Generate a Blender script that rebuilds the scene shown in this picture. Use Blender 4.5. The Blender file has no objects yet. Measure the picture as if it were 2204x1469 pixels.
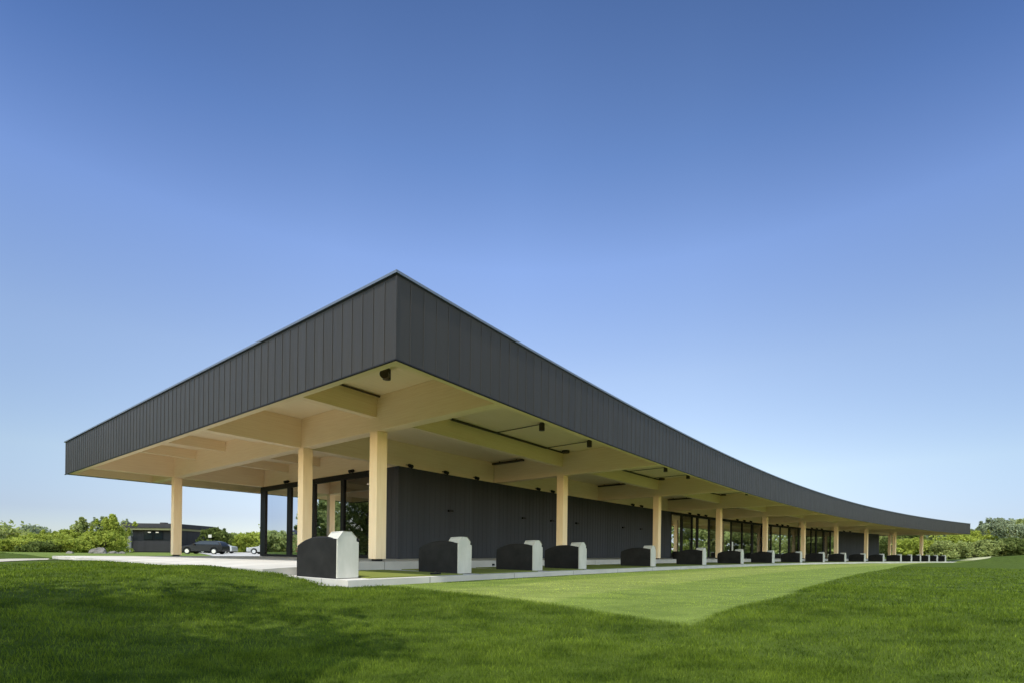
import bpy, math, random
import numpy as np
from math import sin, cos, atan2, hypot, pi, radians
random.seed(7); rng = np.random.default_rng(7)
S = bpy.context.scene
COL = S.collection

# ------------------------------------------------------------------ frame of the site
EYE = 1.05                      # eye height over the lawn under the camera; all z below are relative to the eye, +EYE at link time
FOC = 1047.61 / 2204.0          # focal length / picture width
ROLL = 0.01285
F = (0.601795, 0.798651)        # along the front of the building, at its near corner
N = (-0.798651, 0.601795)       # into the building
R = 245.977
C0 = (-2.1512, 8.8199)
CC = (C0[0] - N[0]*R, C0[1] - N[1]*R)
UE = 93.89; VB = 24.36          # roof plan: length, depth
ZT, ZF, ZG, ZC = 5.049, 3.466, 3.50, 4.50   # roof top, fascia foot, girder foot, ceiling
ZS, ZP = -0.32, -0.56           # slab, tee pad
WU, WV, WB, WE = 7.2, 8.95, 21.2, 87.6      # the walls

def P(u, v, z=0.0):             # plan coordinates along / across the curved building -> world
    t = u / R; r = R + v
    return (CC[0] + r*(N[0]*cos(t) + F[0]*sin(t)), CC[1] + r*(N[1]*cos(t) + F[1]*sin(t)), z + EYE)
def UV(x, y):
    dx, dy = x - CC[0], y - CC[1]
    return R*np.arctan2(dx*F[0] + dy*F[1], dx*N[0] + dy*N[1]), np.hypot(dx, dy) - R
def heading(u):                 # rotation about z that turns local +x along the building
    t = u / R
    fx = F[0]*cos(t) - N[0]*sin(t); fy = F[1]*cos(t) - N[1]*sin(t)
    return atan2(fy, fx)

# ------------------------------------------------------------------ tagging
def tag(o, label=None, cat=None, group=None, kind=None):
    if label: o['label'] = label
    if cat: o['category'] = cat
    if group: o['group'] = group
    if kind: o['kind'] = kind
    return o
def empty(name, loc, rz=0.0):
    o = bpy.data.objects.new(name, None); o.empty_display_size = 0.3
    o.location = loc; o.rotation_euler = (0, 0, rz); COL.objects.link(o); return o
def copy_tree(o, parent=None):
    c = o.copy(); COL.objects.link(c); c.parent = parent
    for ch in list(o.children): copy_tree(ch, c)
    return c

# ------------------------------------------------------------------ materials
def mat(name, col, rough=0.8, metal=0.0, spec=0.5):
    m = bpy.data.materials.new(name); m.use_nodes = True
    nt = m.node_tree; b = nt.nodes['Principled BSDF']
    b.inputs['Base Color'].default_value = (*col, 1); b.inputs['Roughness'].default_value = rough
    b.inputs['Metallic'].default_value = metal; b.inputs['Specular IOR Level'].default_value = spec
    return m, nt, b
def nd(nt, t, **k):
    n = nt.nodes.new(t)
    for a, v in k.items():
        if a.startswith('i_'):
            n.inputs[a[2:].replace('_', ' ')].default_value = v
        else: setattr(n, a, v)
    return n
def ramp(nt, fac, stops):
    r = nd(nt, 'ShaderNodeValToRGB'); e = r.color_ramp.elements
    while len(e) < len(stops): e.new(0.5)
    for i, (p, c) in enumerate(stops):
        e[i].position = p; e[i].color = (*c, 1) if len(c) == 3 else c
    nt.links.new(fac, r.inputs[0]); return r.outputs[0]
def mixc(nt, fac, a, b, mode='MIX'):
    m = nd(nt, 'ShaderNodeMix', data_type='RGBA', blend_type=mode)
    for s, v in ((0, fac), (6, a), (7, b)):
        if isinstance(v, (int, float)): m.inputs[s].default_value = v
        elif isinstance(v, tuple): m.inputs[s].default_value = (*v, 1)
        else: nt.links.new(v, m.inputs[s])
    return m.outputs[2]
def noise(nt, vec, scale, detail=4, rough=0.6, dist=0.0):
    n = nd(nt, 'ShaderNodeTexNoise'); n.inputs['Scale'].default_value = scale
    n.inputs['Detail'].default_value = detail; n.inputs['Roughness'].default_value = rough
    n.inputs['Distortion'].default_value = dist
    if vec is not None: nt.links.new(vec, n.inputs['Vector'])
    return n.outputs['Fac']
def coords(nt, kind='UV', scale=(1, 1, 1)):
    if kind == 'pos': src = nd(nt, 'ShaderNodeNewGeometry').outputs['Position']
    else: src = nd(nt, 'ShaderNodeTexCoord').outputs[kind]
    mp = nd(nt, 'ShaderNodeMapping'); mp.inputs['Scale'].default_value = scale
    nt.links.new(src, mp.inputs['Vector']); return mp.outputs[0]
def bump(nt, b, h, strength=0.3, dist=0.01):
    n = nd(nt, 'ShaderNodeBump'); n.inputs['Strength'].default_value = strength; n.inputs['Distance'].default_value = dist
    nt.links.new(h, n.inputs['Height']); nt.links.new(n.outputs[0], b.inputs['Normal'])
def mathn(nt, op, a, b=None, c=None):
    n = nd(nt, 'ShaderNodeMath', operation=op)
    for i, v in enumerate((a, b, c)):
        if v is None: continue
        if isinstance(v, (int, float)): n.inputs[i].default_value = v
        else: nt.links.new(v, n.inputs[i])
    return n.outputs[0]

def timber(name, base, dark):
    m, nt, b = mat(name, base, 0.62, spec=0.3)
    c = coords(nt, 'UV', (0.35, 9.0, 1))
    g = noise(nt, c, 3.0, 6, 0.65, 0.4)
    c2 = coords(nt, 'UV', (0.5, 1.0, 1)); g2 = noise(nt, c2, 0.8, 2, 0.5)
    col = ramp(nt, g, [(0.3, dark), (0.7, base)])
    col = mixc(nt, g2, mixc(nt, 1.0, col, (0.90, 0.88, 0.84), 'MULTIPLY'), col)
    # glued lamella lines across the depth of the timber
    sep = nd(nt, 'ShaderNodeSeparateXYZ'); nt.links.new(nd(nt, 'ShaderNodeTexCoord').outputs['UV'], sep.inputs[0])
    fr = mathn(nt, 'FRACT', mathn(nt, 'DIVIDE', sep.outputs[1], 0.045))
    ln = mathn(nt, 'LESS_THAN', fr, 0.10)
    col = mixc(nt, mathn(nt, 'MULTIPLY', ln, 0.35), col, dark)
    nt.links.new(col, b.inputs['Base Color']); bump(nt, b, g, 0.15, 0.003)
    return m
M = {}
M['timber'] = timber('glulam timber', (0.96, 0.795, 0.57), (0.86, 0.67, 0.44))
M['deck'] = timber('timber deck boards', (0.96, 0.81, 0.58), (0.88, 0.72, 0.49))

def cladding(name, base, pitch=0.33, var=0.25, rough=0.5):
    m, nt, b = mat(name, base, rough, 0.0, 0.25)
    uvn = nd(nt, 'ShaderNodeTexCoord').outputs['UV']
    sep = nd(nt, 'ShaderNodeSeparateXYZ'); nt.links.new(uvn, sep.inputs[0])
    fl = mathn(nt, 'FLOOR', mathn(nt, 'DIVIDE', sep.outputs[0], pitch))
    wn = nd(nt, 'ShaderNodeTexWhiteNoise', noise_dimensions='1D'); nt.links.new(fl, wn.inputs['W'])
    k = 1 - var
    col = mixc(nt, wn.outputs['Value'], tuple(c*k for c in base), tuple(c*(1+var) for c in base))
    st = noise(nt, coords(nt, 'UV', (3.0, 0.35, 1)), 2.5, 5, 0.7)
    col = mixc(nt, mathn(nt, 'MULTIPLY', st, 0.35), col, tuple(c*1.7 for c in base))
    col = mixc(nt, mathn(nt, 'GREATER_THAN', sep.outputs[1], 20.0), col, tuple(c*1.5 for c in base))
    nt.links.new(col, b.inputs['Base Color'])
    w = noise(nt, coords(nt, 'UV', (2.0, 0.5, 1)), 1.6, 2, 0.5)
    bump(nt, b, w, 0.25, 0.012)
    r = ramp(nt, st, [(0.3, (rough-0.08,)*3), (0.7, (rough+0.1,)*3)]); nt.links.new(r, b.inputs['Roughness'])
    return m
M['fascia'] = cladding('charcoal metal fascia', (0.0265, 0.0250, 0.0235), 0.335, 0.10)
M['wall'] = cladding('charcoal wall cladding', (0.036, 0.040, 0.054), 0.30, 0.14, 0.6)
M['coping'], nt_, b_ = mat('grey metal coping', (0.16, 0.18, 0.21), 0.35, 0.6)
M['frame'], nt_, b_ = mat('black window frame', (0.007, 0.0075, 0.010), 0.5, spec=0.2)
M['fitting'], nt_, b_ = mat('dark brown fitting', (0.030, 0.022, 0.014), 0.5)
M['roofing'], nt_, b_ = mat('grey roof membrane', (0.18, 0.18, 0.18), 0.9)
M['lamp'], nt_, b_ = mat('lit strip lamp', (0.9, 0.85, 0.75), 0.5)
b_.inputs['Emission Color'].default_value = (1.0, 0.86, 0.66, 1); b_.inputs['Emission Strength'].default_value = 1.4
M['lamp_dim'], nt_, b_ = mat('dim strip lamp', (0.6, 0.58, 0.5), 0.5)
b_.inputs['Emission Color'].default_value = (1.0, 0.9, 0.75, 1); b_.inputs['Emission Strength'].default_value = 0.25
M['inside'], nt_, b_ = mat('brown interior lining', (0.055, 0.042, 0.034), 0.8)
M['inside_floor'], nt_, b_ = mat('interior floor', (0.10, 0.095, 0.09), 0.5)

def concrete(name, base, joint=3.0, var=0.15):
    m, nt, b = mat(name, base, 0.9, spec=0.25)
    c = coords(nt, 'pos')
    a = noise(nt, c, 0.7, 5, 0.6); f = noise(nt, c, 22.0, 4, 0.7)
    col = mixc(nt, ramp(nt, a, [(0.35, (0, 0, 0)), (0.65, (1, 1, 1))]), tuple(x*(1-var) for x in base), tuple(min(1, x*(1+var*0.6)) for x in base))
    col = mixc(nt, mathn(nt, 'MULTIPLY', f, 0.22), col, tuple(x*0.62 for x in base))
    if joint:
        sep = nd(nt, 'ShaderNodeSeparateXYZ'); nt.links.new(nd(nt, 'ShaderNodeTexCoord').outputs['UV'], sep.inputs[0])
        for k in (0, 1):
            fr = mathn(nt, 'FRACT', mathn(nt, 'DIVIDE', mathn(nt, 'ADD', sep.outputs[k], 100.4), joint))
            ln = mathn(nt, 'LESS_THAN', fr, 0.010)
            col = mixc(nt, mathn(nt, 'MULTIPLY', ln, 0.7), col, tuple(x*0.3 for x in base))
    nt.links.new(col, b.inputs['Base Color']); bump(nt, b, f, 0.25, 0.006)
    return m
M['concrete'] = concrete('pale concrete', (0.47, 0.45, 0.415))
M['asphalt'] = concrete('pale parking surface', (0.40, 0.385, 0.36), 0)
M['path'] = concrete('stone dust path', (0.40, 0.37, 0.31), 0)
M['sand'] = concrete('sandy path', (0.36, 0.36, 0.20), 0)
M['rock'] = concrete('grey boulder', (0.20, 0.185, 0.165), 0, 0.5)

def turf(name, a, bcol):
    m, nt, b = mat(name, a, 0.95, spec=0.1)
    c = coords(nt, 'pos'); n1 = noise(nt, c, 60, 3, 0.7); n2 = noise(nt, c, 1.3, 3, 0.5)
    col = mixc(nt, n1, a, bcol); col = mixc(nt, mathn(nt, 'MULTIPLY', n2, 0.4), col, tuple(x*0.7 for x in a))
    nt.links.new(col, b.inputs['Base Color']); bump(nt, b, n1, 0.5, 0.01); return m
M['mat'] = turf('olive hitting mat', (0.20, 0.22, 0.05), (0.11, 0.13, 0.03))

# lawn: two mowing heights, their border follows the building plan stored in the UV map
def lawn_colour(nt):
    uvn = nd(nt, 'ShaderNodeTexCoord').outputs['UV']
    sep = nd(nt, 'ShaderNodeSeparateXYZ'); nt.links.new(uvn, sep.inputs[0])
    c = coords(nt, 'pos')
    wob = mathn(nt, 'MULTIPLY', mathn(nt, 'SUBTRACT', noise(nt, c, 5.5, 5, 0.75), 0.5), 0.45)
    u = mathn(nt, 'ADD', sep.outputs[0], wob); v = mathn(nt, 'ADD', sep.outputs[1], wob)
    def sstep(x, e0, e1):
        n = nd(nt, 'ShaderNodeMapRange', interpolation_type='SMOOTHSTEP'); nt.links.new(x, n.inputs[0])
        n.inputs[1].default_value = e0; n.inputs[2].default_value = e1; return n.outputs[0]
    inu = sstep(u, 0.15, 0.45); vb = mathn(nt, 'ADD', mathn(nt, 'SUBTRACT', v, mathn(nt, 'MULTIPLY', sstep(sep.outputs[0], 25.0, 88.0), 5.2)), mathn(nt, 'MULTIPLY', sstep(sep.outputs[0], 0.3, 4.6), 0.48)); inv = sstep(vb, -5.33, -5.13)
    tee = mathn(nt, 'MULTIPLY', mathn(nt, 'MULTIPLY', inu, inv), sstep(u, 96.0, 88.0))
    n_big = noise(nt, c, 0.45, 3, 0.55); n_mid = noise(nt, coords(nt, 'pos', (1, 1.0, 1)), 2.6, 4, 0.65); n_fine = noise(nt, c, 34, 3, 0.7)
    strk = noise(nt, coords(nt, 'pos', (0.55, 1.5, 1)), 1.5, 4, 0.7, 0.8)
    rough = mixc(nt, ramp(nt, strk, [(0.40, (0, 0, 0)), (0.64, (1, 1, 1))]), (0.024, 0.041, 0.004), (0.086, 0.115, 0.015))
    rough = mixc(nt, mathn(nt, 'MULTIPLY', ramp(nt, n_mid, [(0.42, (0, 0, 0)), (0.68, (1, 1, 1))]), 0.7), rough, (0.098, 0.124, 0.024))
    rough = mixc(nt, ramp(nt, n_fine, [(0.3, (0, 0, 0)), (0.7, (1, 1, 1))]), mixc(nt, 1.0, rough, (0.6, 0.62, 0.6), 'MULTIPLY'), rough)
    rough = mixc(nt, mathn(nt, 'MULTIPLY', n_big, 0.5), rough, (0.066, 0.088, 0.013))
    short = mixc(nt, n_fine, (0.155, 0.178, 0.052), (0.245, 0.256, 0.090))
    s1 = sstep(v, -3.25, -3.0); s2 = sstep(v, -0.9, -0.6)
    band = mathn(nt, 'SUBTRACT', s1, s2)
    short = mixc(nt, band, mixc(nt, 1.0, short, (0.72, 0.80, 0.66), 'MULTIPLY'), short)
    short = mixc(nt, mathn(nt, 'MULTIPLY', n_mid, 0.35), short, (0.100, 0.128, 0.030))
    short = mixc(nt, 1.0, short, mixc(nt, ramp(nt, strk, [(0.38, (0, 0, 0)), (0.62, (1, 1, 1))]), (0.78, 0.80, 0.76), (1.12, 1.10, 1.06)), 'MULTIPLY')
    return mixc(nt, tee, rough, short), n_fine, n_mid
m, nt, b = mat('lawn ground', (0.1, 0.15, 0.03), 0.95, spec=0.08)
col, nf, nm = lawn_colour(nt); nt.links.new(mixc(nt, 1.0, col, (0.93, 1.02, 0.88), 'MULTIPLY'), b.inputs['Base Color'])
h = mathn(nt, 'ADD', nf, mathn(nt, 'MULTIPLY', nm, 1.5)); bump(nt, b, h, 0.7, 0.03)
M['lawn'] = m
m = bpy.data.materials.new('grass blades'); m.use_nodes = True; nt = m.node_tree; nt.nodes.clear()
out = nd(nt, 'ShaderNodeOutputMaterial'); col, nf, nm = lawn_colour(nt)
at = nd(nt, 'ShaderNodeAttribute', attribute_name='tone')
col = mixc(nt, 1.0, col, mixc(nt, at.outputs['Fac'], (1.15, 1.38, 0.85), (2.95, 2.95, 2.0)), 'MULTIPLY')
d = nd(nt, 'ShaderNodeBsdfPrincipled'); d.inputs['Roughness'].default_value = 0.8; d.inputs['Specular IOR Level'].default_value = 0.08
t = nd(nt, 'ShaderNodeBsdfTranslucent'); ms = nd(nt, 'ShaderNodeMixShader'); ms.inputs[0].default_value = 0.35
nt.links.new(col, d.inputs['Base Color']); nt.links.new(col, t.inputs[0]); nt.links.new(d.outputs[0], ms.inputs[1]); nt.links.new(t.outputs[0], ms.inputs[2]); nt.links.new(ms.outputs[0], out.inputs[0])
M['blades'] = m

def foliage(name, a, bcol):
    m = bpy.data.materials.new(name); m.use_nodes = True; nt = m.node_tree; nt.nodes.clear()
    out = nd(nt, 'ShaderNodeOutputMaterial'); at = nd(nt, 'ShaderNodeAttribute', attribute_name='tone')
    col = mixc(nt, at.outputs['Fac'], a, bcol)
    d = nd(nt, 'ShaderNodeBsdfDiffuse'); t = nd(nt, 'ShaderNodeBsdfTranslucent'); ms = nd(nt, 'ShaderNodeMixShader'); ms.inputs[0].default_value = 0.5
    nt.links.new(col, d.inputs[0]); nt.links.new(col, t.inputs[0]); nt.links.new(d.outputs[0], ms.inputs[1]); nt.links.new(t.outputs[0], ms.inputs[2]); nt.links.new(ms.outputs[0], out.inputs[0])
    return m
M['leaf_fresh'] = foliage('fresh yellow green leaves', (0.24, 0.290, 0.045), (0.45, 0.50, 0.10))
M['leaf_olive'] = foliage('olive green leaves', (0.20, 0.235, 0.075), (0.43, 0.48, 0.17))
M['leaf_blue'] = foliage('blue green leaves', (0.17, 0.21, 0.13), (0.36, 0.41, 0.25))
M['leaf_deep'] = foliage('deep green leaves', (0.070, 0.10, 0.025), (0.20, 0.24, 0.07))
M['bark'], nt, b = mat('grey brown bark', (0.16, 0.13, 0.10), 0.95)
nt.links.new(ramp(nt, noise(nt, coords(nt, 'pos', (6, 6, 1)), 3, 4), [(0.3, (0.09, 0.07, 0.055)), (0.7, (0.24, 0.20, 0.16))]), b.inputs['Base Color'])

def glass(name, tint, refl):
    m = bpy.data.materials.new(name); m.use_nodes = True; nt = m.node_tree; nt.nodes.clear()
    out = nd(nt, 'ShaderNodeOutputMaterial')
    tr = nd(nt, 'ShaderNodeBsdfTransparent'); tr.inputs[0].default_value = (*tint, 1)
    gl = nd(nt, 'ShaderNodeBsdfGlossy'); gl.inputs['Roughness'].default_value = 0.01; gl.inputs[0].default_value = (0.85, 0.88, 0.95, 1)
    fr = nd(nt, 'ShaderNodeFresnel'); fr.inputs[0].default_value = 1.5
    f = mathn(nt, 'MINIMUM', mathn(nt, 'ADD', mathn(nt, 'MULTIPLY', fr.outputs[0], 1.0), refl), 1.0)
    ms = nd(nt, 'ShaderNodeMixShader'); nt.links.new(f, ms.inputs[0]); nt.links.new(tr.outputs[0], ms.inputs[1]); nt.links.new(gl.outputs[0], ms.inputs[2])
    nt.links.new(ms.outputs[0], out.inputs[0]); return m
M['glass'] = glass('tinted window glass', (0.16, 0.15, 0.15), 0.17)
M['glass_long'] = glass('tinted shopfront glass', (0.42, 0.43, 0.41), 0.16)

M['black_panel'], nt, b = mat('black powder coated steel', (0.010, 0.010, 0.010), 0.6, spec=0.12)
n1 = noise(nt, coords(nt, 'pos'), 3, 4); nt.links.new(ramp(nt, n1, [(0.3, (0.010, 0.010, 0.0105)), (0.75, (0.021, 0.021, 0.021))]), b.inputs['Base Color'])
M['white_panel'], nt, b = mat('off white steel', (0.62, 0.65, 0.60), 0.5)
n1 = noise(nt, coords(nt, 'pos', (1, 1, 0.4)), 5, 5); nt.links.new(ramp(nt, n1, [(0.3, (0.40, 0.395, 0.35)), (0.7, (0.49, 0.475, 0.43))]), b.inputs['Base Color'])
M['car_black'], nt, b = mat('black car paint', (0.004, 0.004, 0.005), 0.35, spec=0.2); b.inputs['Coat Weight'].default_value = 0.12
M['car_silver'], nt, b = mat('silver car paint', (0.36, 0.36, 0.36), 0.35, 0.3)
M['car_white'], nt, b = mat('white car paint', (0.30, 0.30, 0.29), 0.35)
M['car_glass'], nt, b = mat('car window', (0.02, 0.025, 0.03), 0.08)
M['tyre'], nt, b = mat('tyre rubber', (0.02, 0.02, 0.02), 0.9)
M['rim'], nt, b = mat('alloy rim', (0.62, 0.62, 0.62), 0.35, 0.5)
M['headlight'], nt, b = mat('headlight lens', (0.75, 0.77, 0.8), 0.1)
M['pav_wall'] = cladding('dark pavilion siding', (0.028, 0.027, 0.029), 0.4, 0.15, 0.7)
M['pav_soffit'], nt, b = mat('olive timber soffit', (0.20, 0.19, 0.09), 0.8)
M['grey_stone'] = concrete('grey stone pier', (0.24, 0.24, 0.25), 0, 0.2)

# ------------------------------------------------------------------ mesh collector
class MB:
    def __init__(s): s.v = []; s.f = []; s.t = []          # t: uv per loop
    def quad(s, pts, uvs=None):
        i = len(s.v); s.v += pts; s.f.append(tuple(range(i, i+len(pts))))
        s.t += uvs if uvs else [(0, 0)]*len(pts)
    def hexa(s, c, L=1.0, W=1.0, H=1.0):                    # 8 corners: 0-3 bottom ring, 4-7 top ring; along 0->1
        for f, (a, b) in (((3, 2, 1, 0), 'lw'), ((4, 5, 6, 7), 'lw'), ((0, 1, 5, 4), 'lh'), ((2, 3, 7, 6), 'lh'), ((1, 2, 6, 5), 'wh'), ((3, 0, 4, 7), 'wh')):
            d = {'l': L, 'w': W, 'h': H}; A, B = d[a], d[b]
            s.quad([c[k] for k in f], [(0, 0), (A, 0), (A, B), (0, B)])
    def ubox(s, u0, u1, v0, v1, z0, z1, step=1.2, caps=True, au=None):
        """box that follows the curve of the building; uv = (metres along, metres across/up)"""
        n = max(1, int(math.ceil((u1-u0)/step)))
        for i in range(n):
            a = u0 + (u1-u0)*i/n; b = u0 + (u1-u0)*(i+1)/n
            A = [P(a, v0, z0), P(a, v1, z0), P(a, v1, z1), P(a, v0, z1)]; B = [P(b, v0, z0), P(b, v1, z0), P(b, v1, z1), P(b, v0, z1)]
            s.quad([A[0], B[0], B[3], A[3]], [(a, z0), (b, z0), (b, z1), (a, z1)])
            s.quad([B[1], A[1], A[2], B[2]], [(b, z0), (a, z0), (a, z1), (b, z1)])
            s.quad([A[3], B[3], B[2], A[2]], [(a, v0), (b, v0), (b, v1), (a, v1)])
            s.quad([A[1], B[1], B[0], A[0]], [(a, v1), (b, v1), (b, v0), (a, v0)])
            if i == 0: s.quad([A[1], A[0], A[3], A[2]], [(v1, z0), (v0, z0), (v0, z1), (v1, z1)])
            if i == n-1: s.quad([B[0], B[1], B[2], B[3]], [(v0, z0), (v1, z0), (v1, z1), (v0, z1)])
        return s
    def vbox(s, u0, u1, v0, v1, z0, z1):                   # radial timber, grain along v
        c = [P(u0, v0, z0), P(u0, v1, z0), P(u1, v1, z0), P(u1, v0, z0), P(u0, v0, z1), P(u0, v1, z1), P(u1, v1, z1), P(u1, v0, z1)]
        c = [c[k] for k in (3, 2, 1, 0, 7, 6, 5, 4)]
        s.hexa(c, v1-v0, abs(u1-u0), z1-z0); return s
    def post(s, u, v, w, z0, z1):                          # upright, grain along z
        h = w/2
        for a, b in (((u-h, v-h), (u+h, v-h)), ((u+h, v-h), (u+h, v+h)), ((u+h, v+h), (u-h, v+h)), ((u-h, v+h), (u-h, v-h))):
            s.quad([P(*a, z0), P(*b, z0), P(*b, z1), P(*a, z1)], [(z0, 0), (z0, w), (z1, w), (z1, 0)])
        s.quad([P(u-h, v+h, z0), P(u+h, v+h, z0), P(u+h, v-h, z0), P(u-h, v-h, z0)]); s.quad([P(u-h, v-h, z1), P(u+h, v-h, z1), P(u+h, v+h, z1), P(u-h, v+h, z1)])
        return s
    def box(s, x0, x1, y0, y1, z0, z1):                    # plain local box
        c = [(x0, y0, z0), (x1, y0, z0), (x1, y1, z0), (x0, y1, z0), (x0, y0, z1), (x1, y0, z1), (x1, y1, z1), (x0, y1, z1)]
        s.hexa(c, x1-x0, y1-y0, z1-z0); return s
    def tube(s, p, q, r0, r1=None, n=8, caps=True):
        r1 = r0 if r1 is None else r1
        p = np.array(p, float); q = np.array(q, float); d = q-p; L = np.linalg.norm(d); d /= L
        a = np.cross(d, (0, 0, 1) if abs(d[2]) < 0.9 else (1, 0, 0)); a /= np.linalg.norm(a); b = np.cross(d, a)
        ri = [tuple(p + r0*(a*cos(2*pi*k/n) + b*sin(2*pi*k/n))) for k in range(n)]
        ro = [tuple(q + r1*(a*cos(2*pi*k/n) + b*sin(2*pi*k/n))) for k in range(n)]
        for k in range(n):
            j = (k+1) % n; s.quad([ri[j], ri[k], ro[k], ro[j]], [(0, k), (0, k), (L, k), (L, k)])
        if caps: s.quad(ri[::1]); s.quad(ro[::-1])
        return s
    def prism(s, poly, y0, y1, axis='y', close=True):      # polygon in (x,z) extruded along y
        n = len(poly); A = [(x, y0, z) for x, z in poly]; B = [(x, y1, z) for x, z in poly]
        if axis == 'x': A = [(y0, x, z) for x, z in poly]; B = [(y1, x, z) for x, z in poly]
        for k in range(n):
            j = (k+1) % n; s.quad([A[k], A[j], B[j], B[k]])
        s.quad(A[::-1]); s.quad(B); return s
    def build(s, name, m, parent=None, smooth=False, bevel=0, origin=None):
        me = bpy.data.meshes.new(name)
        vs = s.v
        if origin is not None:
            ox, oy, oz = origin; vs = [(x-ox, y-oy, z-oz) for x, y, z in vs]
        me.from_pydata(vs, [], s.f)
        uvl = me.uv_layers.new(name='UVMap'); uvl.data.foreach_set('uv', np.array(s.t, dtype=np.float32).ravel())
        me.materials.append(m)
        import bmesh
        bm = bmesh.new(); bm.from_mesh(me); bmesh.ops.remove_doubles(bm, verts=bm.verts, dist=1e-5)
        bmesh.ops.recalc_face_normals(bm, faces=bm.faces); bm.to_mesh(me); bm.free()
        if smooth: me.polygons.foreach_set('use_smooth', [True]*len(me.polygons))
        o = bpy.data.objects.new(name, me); COL.objects.link(o); o.parent = parent
        if origin is not None and parent is None: o.location = origin
        if bevel:
            md = o.modifiers.new('edge', 'BEVEL'); md.width = bevel; md.segments = 2; md.limit_method = 'ANGLE'; md.angle_limit = radians(40)
        return o
def part(mb, name, m, parent, world=True, **k):            # world-space mesh under a thing whose Empty may be moved/turned
    o = mb.build(name, m, None, **k)
    if parent is not None:
        o.parent = parent
        if world: o.matrix_parent_inverse = parent_matrix(parent).inverted()
    return o
def parent_matrix(o):
    from mathutils import Matrix, Euler
    m = Matrix.Translation(o.location) @ o.rotation_euler.to_matrix().to_4x4()
    return m

# ------------------------------------------------------------------ ground
def smooth(t): t = np.clip(t, 0, 1); return t*t*(3-2*t)
def lawn_z(x, y):
    x = np.asarray(x, float); y = np.asarray(y, float)
    u, v = UV(x, y)
    w = smooth((v - 0.4)/2.6)*smooth((0.0 - u)/0.9)
    zl = -0.47 - 0.10*smooth((-u-2.0)/3)
    ze = -0.69 + (zl+0.69)*w - 0.06*smooth((v-14.5)/4)*smooth((2-u)/3)
    ze = ze + 0.16*smooth((v-22)/6)*smooth((12-u)/20)
    ze = ze + 0.06*np.exp(-((v-5.2)**2)/2.0)*smooth((-0.6-u)/0.4)
    dc = np.hypot(x, y); t = smooth((dc-3.5)/5.5)
    z = -1.05 + (ze+1.05)*t
    z = z + 0.035*np.sin(x*0.9+y*0.45+1.0)*np.sin(y*0.7-x*0.3)*smooth((dc-4)/4)*smooth((14-dc)/4)*smooth((0.2-v)/2)
    z = z + 1.75*np.exp(-(((x-78)/9)**2 + ((y-66)/14)**2))       # bank at the right
    z = z + 0.9*np.exp(-(((x-100)/30)**2 + ((y-120)/14)**2))
    inside = (u > -0.55) & (v > 1.1) & (u < 93.0) & (v < 24)
    return np.where(inside, np.minimum(z, -1.0), z)
def axis_pts(lo, hi, fine0, fine1, step):
    a = list(np.arange(fine0, fine1+1e-6, step)); s = step; x = fine1
    while x < hi: s *= 1.16; x += s; a.append(min(x, hi))
    s = step; x = fine0
    while x > lo: s *= 1.16; x -= s; a.insert(0, max(x, lo))
    return np.array(sorted(set(a)))
xs = axis_pts(-1500, 1500, -22, 26, 0.3); ys = axis_pts(-120, 1700, -4, 40, 0.3)
GX, GY = np.meshgrid(xs, ys); GZ = lawn_z(GX, GY) + EYE
nx, ny = len(xs), len(ys)
me = bpy.data.meshes.new('lawn')
idx = np.arange(nx*ny).reshape(ny, nx)
fc = np.stack([idx[:-1, :-1], idx[:-1, 1:], idx[1:, 1:], idx[1:, :-1]], -1).reshape(-1, 4)
me.from_pydata(np.stack([GX, GY, GZ], -1).reshape(-1, 3).tolist(), [], fc.tolist())
gu, gv = UV(GX, GY); guv = np.stack([gu, gv], -1).reshape(-1, 2)
me.uv_layers.new(name='UVMap').data.foreach_set('uv', guv[fc.ravel()].astype(np.float32).ravel())
me.polygons.foreach_set('use_smooth', [True]*len(me.polygons)); me.materials.append(M['lawn'])
lawn = bpy.data.objects.new('lawn', me); COL.objects.link(lawn); tag(lawn, kind='structure')

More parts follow.
